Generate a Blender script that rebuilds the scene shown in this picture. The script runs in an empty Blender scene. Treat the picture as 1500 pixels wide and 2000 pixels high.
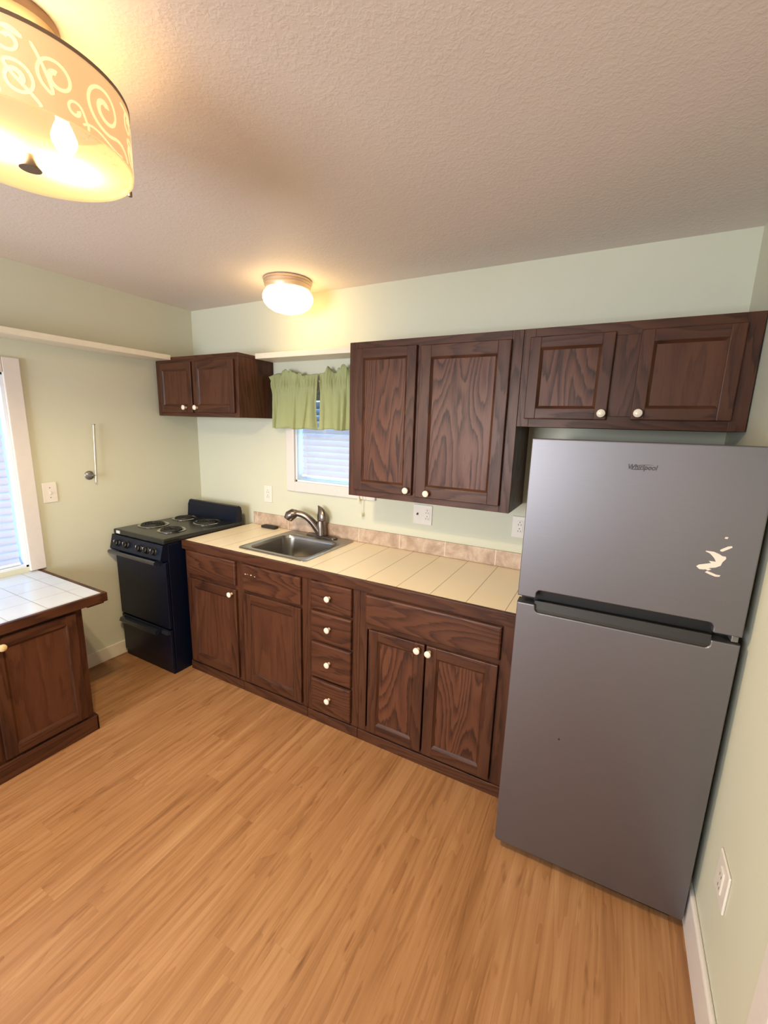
import bpy, bmesh, math, random
from mathutils import Vector, Matrix
random.seed(7)
C = bpy.context.scene.collection
SC = bpy.context.scene

# ------------------------------------------------------------------ camera, world, lights, exposure
cam = bpy.data.cameras.new('camera')
cam.sensor_fit = 'HORIZONTAL'; cam.sensor_width = 36.0
cam.lens = 830.96 / 1500 * 36.0
cam.clip_start = 0.02
co = bpy.data.objects.new('camera', cam); C.objects.link(co)
R = Matrix(((0.8791237, -0.1180023, 0.4617542), (0.4757880, 0.1609904, -0.8647010), (0.0276987, 0.9798763, 0.1976746)))
co.matrix_world = Matrix.Translation((3.0017, -2.3736, 1.6808)) @ R.to_4x4()
SC.camera = co
SC.view_settings.view_transform = 'Standard'; SC.view_settings.look = 'None'
SC.view_settings.exposure = 0.60; SC.view_settings.gamma = 1.0; SC.view_settings.use_curve_mapping = False
SC.cycles.use_denoising = True
SC.cycles.max_bounces = 10; SC.cycles.diffuse_bounces = 6; SC.cycles.transparent_max_bounces = 16
SC.cycles.sample_clamp_indirect = 8.0

WORLD_COL, WORLD_STR = (0.48, 0.80, 1.0), 1.4
w = bpy.data.worlds.new('daylight'); SC.world = w; w.use_nodes = True
w.node_tree.nodes['Background'].inputs[0].default_value = (*WORLD_COL, 1)
w.node_tree.nodes['Background'].inputs[1].default_value = WORLD_STR

def area(name, loc, rot, sx, sy, power, col):
    l = bpy.data.lights.new(name, 'AREA'); l.shape = 'RECTANGLE'; l.size = sx; l.size_y = sy
    l.energy = power; l.color = col
    o = bpy.data.objects.new(name, l); o.location = loc; o.rotation_euler = rot; C.objects.link(o); return o
# daylight entering through the three window openings (behind camera, left wall, back wall)
area('window_daylight', (1.35, -4.95, 1.45), (math.radians(90), 0, 0), 2.0, 1.5, 100, (0.97, 0.97, 1.0))  # main fill light, added outside the unseen window behind the camera
area('window_daylight', (-0.45, -1.75, 1.4), (0, math.radians(-90), 0), 1.2, 1.0, 26, (0.36, 0.69, 1.0))
area('window_daylight', (1.31, 0.45, 1.65), (math.radians(-90), 0, 0), 0.7, 0.8, 7, (0.55, 0.88, 1.0))
LAMP = (1.0, 0.78, 0.47)
GLOBE_EMIT, SHADE_EMIT, BULB_W = 5.6, 0.62, 0.35
SPOT_W = 265.0

# ------------------------------------------------------------------ materials
def srgb(r, g, b):
    f = lambda c: (c/255/12.92) if c/255 <= 0.04045 else ((c/255+0.055)/1.055)**2.4
    return (f(r), f(g), f(b), 1)
class NT:
    def __init__(self, name):
        self.m = bpy.data.materials.new(name); self.m.use_nodes = True
        self.t = self.m.node_tree; self.b = self.t.nodes['Principled BSDF']
        self.out = self.t.nodes['Material Output']
    def n(self, kind, **kw):
        x = self.t.nodes.new(kind)
        for k, v in kw.items(): setattr(x, k, v)
        return x
    def l(self, a, b): self.t.links.new(a, b)
    def setp(self, **kw):
        for k, v in kw.items(): self.b.inputs[k.replace('_', ' ')].default_value = v
    def math(self, op, a, b=None, c=None):
        x = self.n('ShaderNodeMath', operation=op)
        for i, v in enumerate((a, b, c)):
            if v is None: continue
            if isinstance(v, (int, float)): x.inputs[i].default_value = v
            else: self.l(v, x.inputs[i])
        return x.outputs[0]
    def noise(self, vec, scale, detail=3, rough=0.5, dist=0.0):
        x = self.n('ShaderNodeTexNoise'); x.inputs['Scale'].default_value = scale
        x.inputs['Detail'].default_value = detail; x.inputs['Roughness'].default_value = rough
        x.inputs['Distortion'].default_value = dist
        self.l(vec, x.inputs['Vector']); return x.outputs['Fac']
    def comb(self, a, b, c):
        x = self.n('ShaderNodeCombineXYZ')
        for i, v in enumerate((a, b, c)):
            if isinstance(v, (int, float)): x.inputs[i].default_value = v
            else: self.l(v, x.inputs[i])
        return x.outputs[0]
    def ramp(self, fac, stops):
        x = self.n('ShaderNodeValToRGB'); e = x.color_ramp.elements
        while len(e) < len(stops): e.new(0.5)
        for i, (p, c) in enumerate(stops): e[i].position = p; e[i].color = c
        self.l(fac, x.inputs[0]); return x.outputs[0]
    def mix(self, fac, a, b, mode='MIX'):
        x = self.n('ShaderNodeMix', data_type='RGBA', blend_type=mode)
        for i, v in ((0, fac), (6, a), (7, b)):
            if isinstance(v, (int, float)): x.inputs[i].default_value = v
            elif isinstance(v, tuple): x.inputs[i].default_value = v
            else: self.l(v, x.inputs[i])
        return x.outputs[2]
    def bump(self, h, strength=0.3, dist=0.01):
        x = self.n('ShaderNodeBump'); x.inputs['Strength'].default_value = strength
        x.inputs['Distance'].default_value = dist
        self.l(h, x.inputs['Height']); self.l(x.outputs[0], self.b.inputs['Normal'])
    def obj(self): return self.n('ShaderNodeTexCoord').outputs['Object']
    def sep(self, v):
        x = self.n('ShaderNodeSeparateXYZ'); self.l(v, x.inputs[0]); return x.outputs
    def rnd(self): return self.n('ShaderNodeObjectInfo').outputs['Random']

def plain(name, col, rough=0.5, metal=0.0, spec=0.5, var=0.03, scale=30, bump=0.0, coat=0.0):
    """solid colour with slight procedural mottling"""
    t = NT(name); o = t.obj()
    f = t.noise(o, scale, 4)
    c2 = tuple(max(0, min(1, x*(1-var*3))) for x in col[:3]) + (1,)
    t.l(t.mix(f, col, c2), t.b.inputs['Base Color'])
    t.setp(Roughness=rough, Metallic=metal, Specular_IOR_Level=spec, Coat_Weight=coat, Coat_Roughness=0.15)
    if bump: t.bump(f, bump, 0.003)
    return t.m

def oak(name, horizontal=False, rings=17.0, contrast=1.0, lift=1.0):
    t = NT(name); s = t.sep(t.obj()); r = t.rnd()
    a = t.math('ADD', s[0], s[1]); z = s[2]
    u, v = (z, a) if horizontal else (a, z)
    u = t.math('MULTIPLY_ADD', r, 7.3, u); v = t.math('MULTIPLY_ADD', r, 13.1, v)
    n = t.noise(t.comb(t.math('MULTIPLY', u, 6.0), t.math('MULTIPLY', v, 0.95), t.math('MULTIPLY', r, 50)), 1.0, 1.2, 0.4, 0.2)
    wob = t.noise(t.comb(t.math('MULTIPLY', u, 60), t.math('MULTIPLY', v, 7), 3.0), 1.0, 3, 0.6)
    ph = t.math('ADD', t.math('MULTIPLY', n, rings), t.math('MULTIPLY', wob, 0.9))
    saw = t.math('FRACT', ph)
    tri = t.math('MINIMUM', saw, t.math('MULTIPLY', t.math('SUBTRACT', 1.0, saw), 5.0))   # slow rise, quick fall
    band = t.math('POWER', tri, 1.8)
    pore = t.noise(t.comb(t.math('MULTIPLY', u, 330), t.math('MULTIPLY', v, 11), 7.0), 1.0, 2)
    med = t.noise(t.comb(t.math('MULTIPLY', u, 110), t.math('MULTIPLY', v, 6), 11.0), 1.0, 2)
    broad = t.noise(t.comb(t.math('MULTIPLY', u, 8), t.math('MULTIPLY', v, 1.4), 1.0), 1.0, 2)
    f = t.math('MULTIPLY', t.math('MULTIPLY', band, 0.85*contrast), t.math('MULTIPLY_ADD', med, 1.3, 0.15))
    f = t.math('ADD', f, t.math('MULTIPLY', pore, 0.34))
    f = t.math('ADD', f, t.math('MULTIPLY', t.math('SUBTRACT', broad, 0.5), 0.45))
    k = lift
    col = t.ramp(f, [(0.0, (0.175*k, 0.066*k, 0.031*k, 1)), (0.35, (0.112*k, 0.037*k, 0.017*k, 1)),
                     (0.65, (0.052*k, 0.0175*k, 0.0085*k, 1)), (1.0, (0.020*k, 0.0075*k, 0.0045*k, 1))])
    t.l(col, t.b.inputs['Base Color'])
    t.l(t.math('MULTIPLY_ADD', f, 0.15, 0.38), t.b.inputs['Roughness'])
    t.setp(Specular_IOR_Level=0.26, Coat_Weight=0.07, Coat_Roughness=0.35)
    t.bump(t.math('MULTIPLY', f, -1.0), 0.22, 0.002)
    return t.m

def wall_mat():
    t = NT('sage_paint'); o = t.obj()
    f = t.noise(o, 2.0, 2)
    t.l(t.mix(f, srgb(206, 207, 188), srgb(202, 203, 184)), t.b.inputs['Base Color'])
    t.setp(Roughness=0.55, Specular_IOR_Level=0.3)
    t.bump(t.noise(o, 160, 3), 0.06, 0.003); return t.m
def ceiling_mat():
    t = NT('textured_ceiling_paint'); o = t.obj()
    t.l(t.mix(t.noise(o, 1.4, 2), srgb(228, 217, 209), srgb(222, 211, 204)), t.b.inputs['Base Color'])
    t.setp(Roughness=0.6, Specular_IOR_Level=0.25)
    a = t.noise(o, 88, 2, 0.5, 0.6); b = t.noise(o, 34, 2, 0.5)
    h = t.math('SMOOTH_MAX', t.math('MULTIPLY_ADD', b, 0.5, a), 0.66, 0.10)
    t.bump(h, 0.20, 0.008); return t.m
def floor_mat():
    t = NT('laminate_planks'); s = t.sep(t.obj())
    pw, pl = 0.096, 1.25
    ux = t.math('DIVIDE', s[0], pw); ix = t.math('FLOOR', ux); fx = t.math('FRACT', ux)
    w1 = t.n('ShaderNodeTexWhiteNoise', noise_dimensions='1D'); t.l(ix, w1.inputs['W'])
    vy = t.math('ADD', t.math('DIVIDE', s[1], pl), w1.outputs['Value']); iy = t.math('FLOOR', vy); fy = t.math('FRACT', vy)
    w2 = t.n('ShaderNodeTexWhiteNoise', noise_dimensions='2D'); t.l(t.comb(ix, iy, 0), w2.inputs['Vector'])
    rr = w2.outputs['Value']
    off = t.math('MULTIPLY', rr, 40)
    X = t.math('ADD', s[0], off); Y = t.math('ADD', s[1], off)
    n = t.noise(t.comb(t.math('MULTIPLY', X, 11), t.math('MULTIPLY', Y, 0.9), off), 1.0, 3, 0.5, 0.5)
    band = t.math('POWER', t.math('FRACT', t.math('MULTIPLY', n, 9)), 2.0)
    fine = t.noise(t.comb(t.math('MULTIPLY', X, 62), t.math('MULTIPLY', Y, 1.15), off), 1.0, 4, 0.6)
    broad = t.noise(t.comb(t.math('MULTIPLY', X, 14), t.math('MULTIPLY', Y, 1.1), 2.0), 1.0, 3)
    knot = t.noise(t.comb(t.math('MULTIPLY', X, 26), t.math('MULTIPLY', Y, 6), off), 1.0, 2)
    kk = t.math('MULTIPLY', t.math('MAXIMUM', t.math('SUBTRACT', knot, 0.66), 0.0), 2.2)
    f = t.math('ADD', t.math('MULTIPLY', band, 0.15), t.math('MULTIPLY', fine, 0.60))
    f = t.math('ADD', f, t.math('MULTIPLY', t.math('SUBTRACT', broad, 0.5), 0.70))
    f = t.math('ADD', f, kk)
    f = t.math('ADD', f, t.math('MULTIPLY', t.math('SUBTRACT', rr, 0.5), 0.07))
    col = t.ramp(f, [(0.08, (0.44, 0.240, 0.112, 1)), (0.36, (0.345, 0.168, 0.070, 1)), (0.58, (0.245, 0.110, 0.042, 1)), (0.88, (0.11, 0.042, 0.016, 1))])
    ex = t.math('MINIMUM', fx, t.math('SUBTRACT', 1.0, fx)); ey = t.math('MULTIPLY', t.math('MINIMUM', fy, t.math('SUBTRACT', 1.0, fy)), 2.0*pl/pw)
    seam = t.math('LESS_THAN', t.math('MINIMUM', ex, ey), 0.010)
    col = t.mix(t.math('MULTIPLY', seam, 0.18), col, (0.14, 0.06, 0.025, 1))
    t.l(col, t.b.inputs['Base Color'])
    t.l(t.math('MULTIPLY_ADD', fine, 0.14, 0.30), t.b.inputs['Roughness'])
    t.setp(Specular_IOR_Level=0.45)
    t.bump(t.math('SUBTRACT', t.math('MULTIPLY', fine, -0.5), seam), 0.12, 0.003); return t.m
def tile_mat(name, px, py, ox, oy, col, rough):
    """glazed tiles: thin grout joints every px along x and py along y"""
    t = NT(name); s = t.sep(t.obj())
    def joint(c, p, o):
        f = t.math('FRACT', t.math('DIVIDE', t.math('SUBTRACT', c, o), p))
        return t.math('MULTIPLY', t.math('MINIMUM', f, t.math('SUBTRACT', 1.0, f)), p)
    d = joint(s[0], px, ox)
    if py: d = t.math('MINIMUM', d, joint(s[1], py, oy))
    g = t.math('LESS_THAN', d, 0.0016)
    n = t.noise(t.obj(), 6, 3)
    c = t.mix(n, col, tuple(x*0.96 for x in col[:3]) + (1,))
    t.l(t.mix(t.math('MULTIPLY', g, 0.8), c, srgb(140, 122, 100)), t.b.inputs['Base Color'])
    t.l(t.math('MULTIPLY_ADD', g, 0.5, rough), t.b.inputs['Roughness'])
    t.bump(t.math('MULTIPLY', g, -1.0), 0.4, 0.002); return t.m
def stone_mat():
    t = NT('travertine_tile'); o = t.obj(); s = t.sep(o)
    a = t.noise(o, 9, 6, 0.65, 1.2); b = t.noise(o, 34, 4, 0.6)
    f = t.math('ADD', t.math('MULTIPLY', a, 0.75), t.math('MULTIPLY', b, 0.3))
    c = t.ramp(f, [(0.30, srgb(146, 122, 102)), (0.50, srgb(178, 154, 133)), (0.62, srgb(196, 174, 154)), (0.75, srgb(222, 206, 190))])
    fr = t.math('FRACT', t.math('DIVIDE', t.math('SUBTRACT', s[0], 0.64), 0.305))
    d = t.math('MULTIPLY', t.math('MINIMUM', fr, t.math('SUBTRACT', 1.0, fr)), 0.305)
    g = t.math('LESS_THAN', d, 0.002)
    t.l(t.mix(g, c, srgb(222, 206, 190)), t.b.inputs['Base Color']); t.setp(Roughness=0.35); return t.m
def steel_mat(name, col, rough, metal=1.0, grain=True):
    t = NT(name); s = t.sep(t.obj())
    n = t.noise(t.comb(t.math('MULTIPLY', s[0], 8), t.math('MULTIPLY', s[1], 8), t.math('MULTIPLY', s[2], 900)), 1.0, 2)
    t.l(t.mix(n, col, tuple(x*0.88 for x in col[:3]) + (1,)), t.b.inputs['Base Color'])
    t.setp(Metallic=metal, Roughness=rough)
    if grain: t.bump(n, 0.03, 0.001)
    return t.m
def emit_mat(name, col, strength, base=(0.8, 0.8, 0.8, 1), transl=0.0):
    t = NT(name); o = t.obj()
    n = t.noise(o, 5, 2)
    t.l(t.mix(n, base, tuple(x*0.97 for x in base[:3]) + (1,)), t.b.inputs['Base Color'])
    t.setp(Roughness=0.3, Emission_Color=(*col, 1), Emission_Strength=strength)
    if transl:
        tr = t.n('ShaderNodeBsdfTranslucent'); tr.inputs[0].default_value = (1, 0.9, 0.7, 1)
        mx = t.n('ShaderNodeMixShader'); mx.inputs[0].default_value = transl
        t.l(t.b.outputs[0], mx.inputs[1]); t.l(tr.outputs[0], mx.inputs[2]); t.l(mx.outputs[0], t.out.inputs[0])
    return t.m
def cloth_mat(name, col, transl, rough=0.8, weave=500):
    t = NT(name); o = t.obj(); n = t.noise(o, 12, 4); wv = t.noise(o, weave, 2)
    c = t.mix(n, col, tuple(x*0.86 for x in col[:3]) + (1,))
    t.l(c, t.b.inputs['Base Color']); t.setp(Roughness=rough, Specular_IOR_Level=0.2); t.bump(wv, 0.1, 0.001)
    tr = t.n('ShaderNodeBsdfTranslucent'); t.l(c, tr.inputs[0])
    mx = t.n('ShaderNodeMixShader'); mx.inputs[0].default_value = transl
    t.l(t.b.outputs[0], mx.inputs[1]); t.l(tr.outputs[0], mx.inputs[2]); t.l(mx.outputs[0], t.out.inputs[0])
    return t.m
def glass_mat():
    t = NT('window_glass'); g = t.n('ShaderNodeBsdfGlossy'); g.inputs['Roughness'].default_value = 0.02
    tr = t.n('ShaderNodeBsdfTransparent'); lw = t.n('ShaderNodeLayerWeight'); lw.inputs[0].default_value = 0.15
    mx = t.n('ShaderNodeMixShader'); t.l(lw.outputs['Fresnel'], mx.inputs[0])
    t.l(tr.outputs[0], mx.inputs[1]); t.l(g.outputs[0], mx.inputs[2]); t.l(mx.outputs[0], t.out.inputs[0]); return t.m
def dirty_glass():
    """frosted amber diffuser with speckled dust stains near one side"""
    t = NT('amber_diffuser_glass'); o = t.obj(); s = t.sep(o)
    n = t.noise(o, 38, 5, 0.7); side = t.math('MULTIPLY_ADD', t.math('MULTIPLY_ADD', s[0], 0.55, t.math('MULTIPLY', s[1], 0.8)), 7.0, -0.65)
    st = t.math('MULTIPLY', t.math('MAXIMUM', t.math('SUBTRACT', t.math('MULTIPLY', n, 1.0), 0.56), 0.0), t.math('MAXIMUM', side, 0.0))
    st = t.math('MINIMUM', t.math('MULTIPLY', st, 9.0), 1.0)
    c = t.mix(st, (0.30, 0.24, 0.15, 1), (0.14, 0.08, 0.03, 1))
    t.l(c, t.b.inputs['Base Color']); t.setp(Roughness=0.35)
    t.l(t.mix(st, (1.0, 0.70, 0.27, 1), (0.55, 0.30, 0.09, 1)), t.b.inputs['Emission Color'])
    t.setp(Emission_Strength=SHADE_EMIT*0.80)
    tr = t.n('ShaderNodeBsdfTranslucent'); t.l(t.mix(st, (1.0, 0.85, 0.55, 1), (0.5, 0.3, 0.1, 1)), tr.inputs[0])
    mx = t.n('ShaderNodeMixShader'); mx.inputs[0].default_value = 0.018
    t.l(t.b.outputs[0], mx.inputs[1]); t.l(tr.outputs[0], mx.inputs[2])
    tp = t.n('ShaderNodeBsdfTransparent'); m2 = t.n('ShaderNodeMixShader'); m2.inputs[0].default_value = 0.42
    t.l(mx.outputs[0], m2.inputs[1]); t.l(tp.outputs[0], m2.inputs[2]); t.l(m2.outputs[0], t.out.inputs[0]); return t.m

M = dict(
    wall=wall_mat(), ceil=ceiling_mat(), floor=floor_mat(),
    oakv=oak('oak_vertical_grain', False, 11, 0.75, 0.52), oakh=oak('oak_horizontal_grain', True, 11, 0.75, 0.52),
    oakq=oak('oak_quiet_panel', False, 9, 0.45, 0.62),
    oakp=oak('oak_panel_grain', False, 21, 1.05, 0.74), oakd=oak('oak_drawer_grain', True, 16, 0.85, 0.60),
    dark=plain('cabinet_interior', srgb(46, 28, 20), 0.7),
    white=plain('white_trim_paint', srgb(218, 212, 208), 0.4, bump=0.05), shelfw=plain('white_shelf_paint', srgb(232, 224, 205), 0.45),
    knob=plain('white_ceramic', srgb(240, 228, 208), 0.18, coat=0.6), knobc=plain('cream_ceramic', srgb(222, 196, 150), 0.2, coat=0.5),
    tile=tile_mat('cream_counter_tile', 0.1752, 0, 1.900-0.1752*11, 0, srgb(246, 230, 200), 0.28),
    tile2=tile_mat('white_counter_tile', 0.158, 0.158, 0, -1.36, srgb(204, 209, 216), 0.14),
    stone=stone_mat(), fridge=steel_mat('stainless_steel_door', (0.212, 0.207, 0.226, 1), 0.42, 0.9),
    sink=steel_mat('brushed_sink_steel', (0.40, 0.38, 0.35, 1), 0.30), bronze=plain('brushed_nickel', (0.22, 0.18, 0.155, 1), 0.26, 0.9, var=0.04),
    nickel=plain('lamp_nickel', (0.26, 0.20, 0.145, 1), 0.5, 0.8), brass=plain('lamp_brass', (0.72, 0.55, 0.38, 1), 0.4, 0.55), black=plain('black_plastic', srgb(18, 17, 18), 0.35),
    stove=plain('black_enamel', srgb(5, 14, 34), 0.36, spec=0.3, coat=0.05), stovetop=plain('black_cooktop', srgb(30, 32, 32), 0.22),
    coil=plain('burner_coil', srgb(24, 23, 24), 0.5), chrome=plain('chrome_ring', (0.62, 0.60, 0.56, 1), 0.2, 1.0),
    gloss=plain('black_gloss_handle', srgb(30, 36, 50), 0.15, coat=0.8), gap=plain('gasket_black', srgb(12, 10, 10), 0.6),
    fside=plain('fridge_side_grey', srgb(60, 56, 58), 0.5), paint=plain('white_mark', srgb(214, 214, 212), 0.5),
    plate=plain('white_plate_plastic', srgb(228, 222, 214), 0.35), slot=plain('outlet_slot', srgb(88, 80, 74), 0.6),
    rodm=plain('brushed_rod', srgb(196, 190, 172), 0.3, 0.5), greym=plain('grey_mount', srgb(132, 130, 128), 0.35, 0.6),
    cloth=cloth_mat('sage_fabric', srgb(168, 176, 128), 0.06), slat=cloth_mat('blind_vinyl', srgb(214, 221, 240), 0.20, 0.4, 60),
    cord=plain('blind_cord', srgb(226, 216, 190), 0.7), glass=glass_mat(), logo=plain('logo_grey', srgb(70, 68, 68), 0.4, 0.5),
    residue=plain('paper_residue', srgb(226, 212, 200), 0.8), vinyl=plain('window_vinyl', srgb(226, 232, 238), 0.4),
    globe=emit_mat('opal_globe', (1.0, 0.67, 0.28), GLOBE_EMIT), shade=emit_mat('amber_shade_glass', (1.0, 0.61, 0.25), SHADE_EMIT*0.46, (0.85, 0.64, 0.40, 1), 0.06),
    swirl=emit_mat('etched_swirl', (1.0, 0.74, 0.33), SHADE_EMIT*0.85, (0.95, 0.85, 0.6, 1)), diff=dirty_glass(),
    bulb=emit_mat('lamp_bulb', (1.0, 0.85, 0.6), 6.0), ground=plain('outside_ground', srgb(150, 160, 140), 0.9), box=plain('matte_black_box', srgb(40, 34, 32), 0.6),
    lip=plain('handle_lip_plastic', srgb(34, 31, 28), 0.5),
    drain=plain('drain_steel', (0.3, 0.29, 0.27, 1), 0.3, 1.0), wooddoor=plain('white_door_paint', srgb(225, 215, 204), 0.4),
)

# ------------------------------------------------------------------ mesh helpers
class MB:
    def __init__(self): self.bm = bmesh.new(); self.mats = []
    def mi(self, m):
        m = M[m] if isinstance(m, str) else m
        if m not in self.mats: self.mats.append(m)
        return self.mats.index(m)
    def box(self, x0, x1, y0, y1, z0, z1, m, bev=0.0, seg=2):
        bm = bmesh.new(); k = self.mi(m)
        vs = [bm.verts.new((x, y, z)) for x in (x0, x1) for y in (y0, y1) for z in (z0, z1)]
        for f in ((0,1,3,2), (4,6,7,5), (0,4,5,1), (2,3,7,6), (0,2,6,4), (1,5,7,3)): bm.faces.new([vs[i] for i in f])
        bmesh.ops.recalc_face_normals(bm, faces=bm.faces)
        if bev: bmesh.ops.bevel(bm, geom=bm.edges[:], offset=bev, segments=seg, profile=0.5, affect='EDGES')
        for f in bm.faces: f.material_index = k
        self.add(bm); return self
    def add(self, bm, mat=None):
        me = bpy.data.meshes.new('tmp'); 
        if mat is not None: bm.transform(mat)
        bm.to_mesh(me); bm.free(); self.bm.from_mesh(me); bpy.data.meshes.remove(me)
    def rings(self, rs, m, cap0=True, cap1=True, closed=True):
        """loft a list of equal-length point rings"""
        bm = bmesh.new(); k = self.mi(m); vr = [[bm.verts.new(p) for p in r] for r in rs]; n = len(rs[0])
        for a, b in zip(vr, vr[1:]):
            for i in range(n if closed else n-1):
                j = (i+1) % n; bm.faces.new((a[i], a[j], b[j], b[i]))
        if cap0: bm.faces.new(vr[0][::-1])
        if cap1: bm.faces.new(vr[-1])
        if closed and (cap0 or cap1): bmesh.ops.recalc_face_normals(bm, faces=bm.faces)
        for f in bm.faces: f.material_index = k; f.smooth = True
        self.add(bm); return self
    def lathe(self, prof, c, m, axis=(0, 0, 1), seg=32, cap0=True, cap1=True):
        q = Vector((0, 0, 1)).rotation_difference(Vector(axis)).to_matrix()
        rs = []
        for r, h in prof:
            rs.append([Vector(c) + q @ Vector((max(r, 1e-5)*math.cos(2*math.pi*i/seg), max(r, 1e-5)*math.sin(2*math.pi*i/seg), h)) for i in range(seg)])
        return self.rings(rs, m, cap0, cap1)
    def tube(self, pts, rad, m, seg=10, flat=1.0):
        pts = [Vector(p) for p in pts]; rs = []
        up = Vector((0, 0, 1)) if abs((pts[1]-pts[0]).normalized().z) < 0.9 else Vector((0, 1, 0))
        for i, p in enumerate(pts):
            d = (pts[min(i+1, len(pts)-1)] - pts[max(i-1, 0)]).normalized()
            s = d.cross(up).normalized(); t = s.cross(d).normalized(); up = t
            r = rad[i] if isinstance(rad, (list, tuple)) else rad
            rs.append([p + s*r*math.cos(2*math.pi*k/seg) + t*r*flat*math.sin(2*math.pi*k/seg) for k in range(seg)])
        return self.rings(rs, m)
    def prism(self, poly, fn, d0, d1, m, bev=0.0, seg=2):
        """extrude 2D outline; fn(u,v,d)->xyz"""
        bm = bmesh.new(); k = self.mi(m)
        a = [bm.verts.new(fn(u, v, d0)) for u, v in poly]; b = [bm.verts.new(fn(u, v, d1)) for u, v in poly]
        bm.faces.new(a[::-1]); top = bm.faces.new(b); n = len(poly)
        for i in range(n): bm.faces.new((a[i], a[(i+1) % n], b[(i+1) % n], b[i]))
        bmesh.ops.recalc_face_normals(bm, faces=bm.faces)
        if bev: bmesh.ops.bevel(bm, geom=list(top.edges), offset=bev, segments=seg, profile=0.5, affect='EDGES')
        for f in bm.faces: f.material_index = k
        self.add(bm); return self
    def build(self, name, parent=None, smooth=False):
        me = bpy.data.meshes.new(name)
        if parent is not None:
            base = Vector((0, 0, 0)); q = parent
            while q is not None: base += q.location if q.get('_keep') is None else Vector(); q = q.parent
            loc, q = False, parent
            while q is not None: loc, q = loc or q.get('_local') is not None, q.parent
            if not loc: self.bm.transform(Matrix.Translation(-base))
        self.bm.to_mesh(me); self.bm.free()
        for m in self.mats: me.materials.append(m)
        if smooth:
            me.polygons.foreach_set('use_smooth', [True]*len(me.polygons))
        o = bpy.data.objects.new(name, me); C.objects.link(o)
        if parent is not None: o.parent = parent
        if any(p.use_smooth for p in me.polygons):
            try: me.set_sharp_from_angle(angle=math.radians(40))
            except Exception: pass
        return o

def tag(o, label, cat, group=None):
    o['label'] = label; o['category'] = cat
    if group: o['group'] = group
    return o
def thing(name, loc, label, cat, group=None):
    o = bpy.data.objects.new(name, None); o.location = loc; C.objects.link(o); o.empty_display_size = 0.1
    return tag(o, label, cat, group)
def struct(mb, name):
    o = mb.build(name); o['kind'] = 'structure'; return o
def bez(p0, p1, p2, p3, n=12):
    P = [Vector(p) for p in (p0, p1, p2, p3)]; r = []
    for i in range(n+1):
        t = i/n; r.append(P[0]*(1-t)**3 + P[1]*3*t*(1-t)**2 + P[2]*3*t*t*(1-t) + P[3]*t**3)
    return r
def rrect(x0, x1, y0, y1, r, n=6):
    pts = []
    for cx, cy, a0 in ((x1-r, y1-r, 0), (x0+r, y1-r, 90), (x0+r, y0+r, 180), (x1-r, y0+r, 270)):
        for i in range(n+1):
            a = math.radians(a0 + 90*i/n); pts.append((cx + r*math.cos(a), cy + r*math.sin(a)))
    return pts

# ------------------------------------------------------------------ room shell
XW, YF, H, T = 3.418, -4.6, 2.506, 0.16
mb = MB(); mb.box(-T, XW+T, YF-T, T, -0.10, 0.0, 'floor'); struct(mb, 'floor')
mb = MB(); mb.box(-T, XW+T, YF-T, T, H, H+0.1, 'ceil'); struct(mb, 'ceiling')
# back wall (y=0) with kitchen window hole
WX0, WX1, WZ0, WZ1 = 1.012, 1.605, 1.276, 1.895
mb = MB()
mb.box(-T, WX0, 0, T, 0, H, 'wall').box(WX1, XW+T, 0, T, 0, H, 'wall').box(WX0, WX1, 0, T, 0, WZ0, 'wall').box(WX0, WX1, 0, T, WZ1, H, 'wall')
struct(mb, 'wall_back')
# left wall (x=0) with big window hole
LY0, LY1, LZ0, LZ1 = -2.25, -1.236, 0.80, 1.912
mb = MB()
mb.box(-T, 0, LY1, 0, 0, H, 'wall').box(-T, 0, YF, LY0, 0, H, 'wall').box(-T, 0, LY0, LY1, 0, LZ0, 'wall').box(-T, 0, LY0, LY1, LZ1, H, 'wall')
struct(mb, 'wall_left')
mb = MB(); mb.box(XW, XW+T, YF, 0, 0, H, 'wall'); struct(mb, 'wall_right')
FX0, FX1, FZ0, FZ1 = 0.35, 2.36, 0.70, 2.18
mb = MB()
mb.box(-T, FX0, YF-T, YF, 0, H, 'wall').box(FX1, XW+T, YF-T, YF, 0, H, 'wall').box(FX0, FX1, YF-T, YF, 0, FZ0, 'wall').box(FX0, FX1, YF-T, YF, FZ1, H, 'wall')
struct(mb, 'wall_front')

# window 1: left wall, white casing + jamb + sash + pane
def window_parts(name, jambs, casing, sash, pane):
    o = struct(jambs, name)
    for nm, m in (('casing', casing), ('sash', sash), ('pane', pane)):
        m.build(nm, o)
    return o
j = MB()
for a in ((LY0, LY0+0.012, LZ0, LZ1), (LY1-0.012, LY1, LZ0, LZ1), (LY0, LY1, LZ1-0.012, LZ1), (LY0, LY1, LZ0, LZ0+0.012)): j.box(-T, 0.0, a[0], a[1], a[2], a[3], 'vinyl')
c = MB(); CW = 0.082
c.box(0, 0.020, LY1, LY1+CW, LZ0-0.026, LZ1+CW, 'white', 0.004).box(0, 0.020, LY0-CW, LY0, LZ0-0.026, LZ1+CW, 'white', 0.004).box(0, 0.020, LY0, LY1, LZ1, LZ1+CW, 'white', 0.004)
s = MB(); zm = (LZ0+LZ1)/2
for a in ((LY0+.012, LY0+.06, LZ0+.012, LZ1-.012), (LY1-.06, LY1-.012, LZ0+.012, LZ1-.012), (LY0+.06, LY1-.06, LZ0+.012, LZ0+.06), (LY0+.06, LY1-.06, LZ1-.06, LZ1-.012), (LY0+.06, LY1-.06, zm-.02, zm+.02)):
    s.box(-0.135, -0.105, *a, 'vinyl', 0.003)
p = MB(); p.box(-0.122, -0.118, LY0+.06, LY1-.06, LZ0+.06, LZ1-.06, 'glass')
window_parts('window_1', j, c, s, p)
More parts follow.
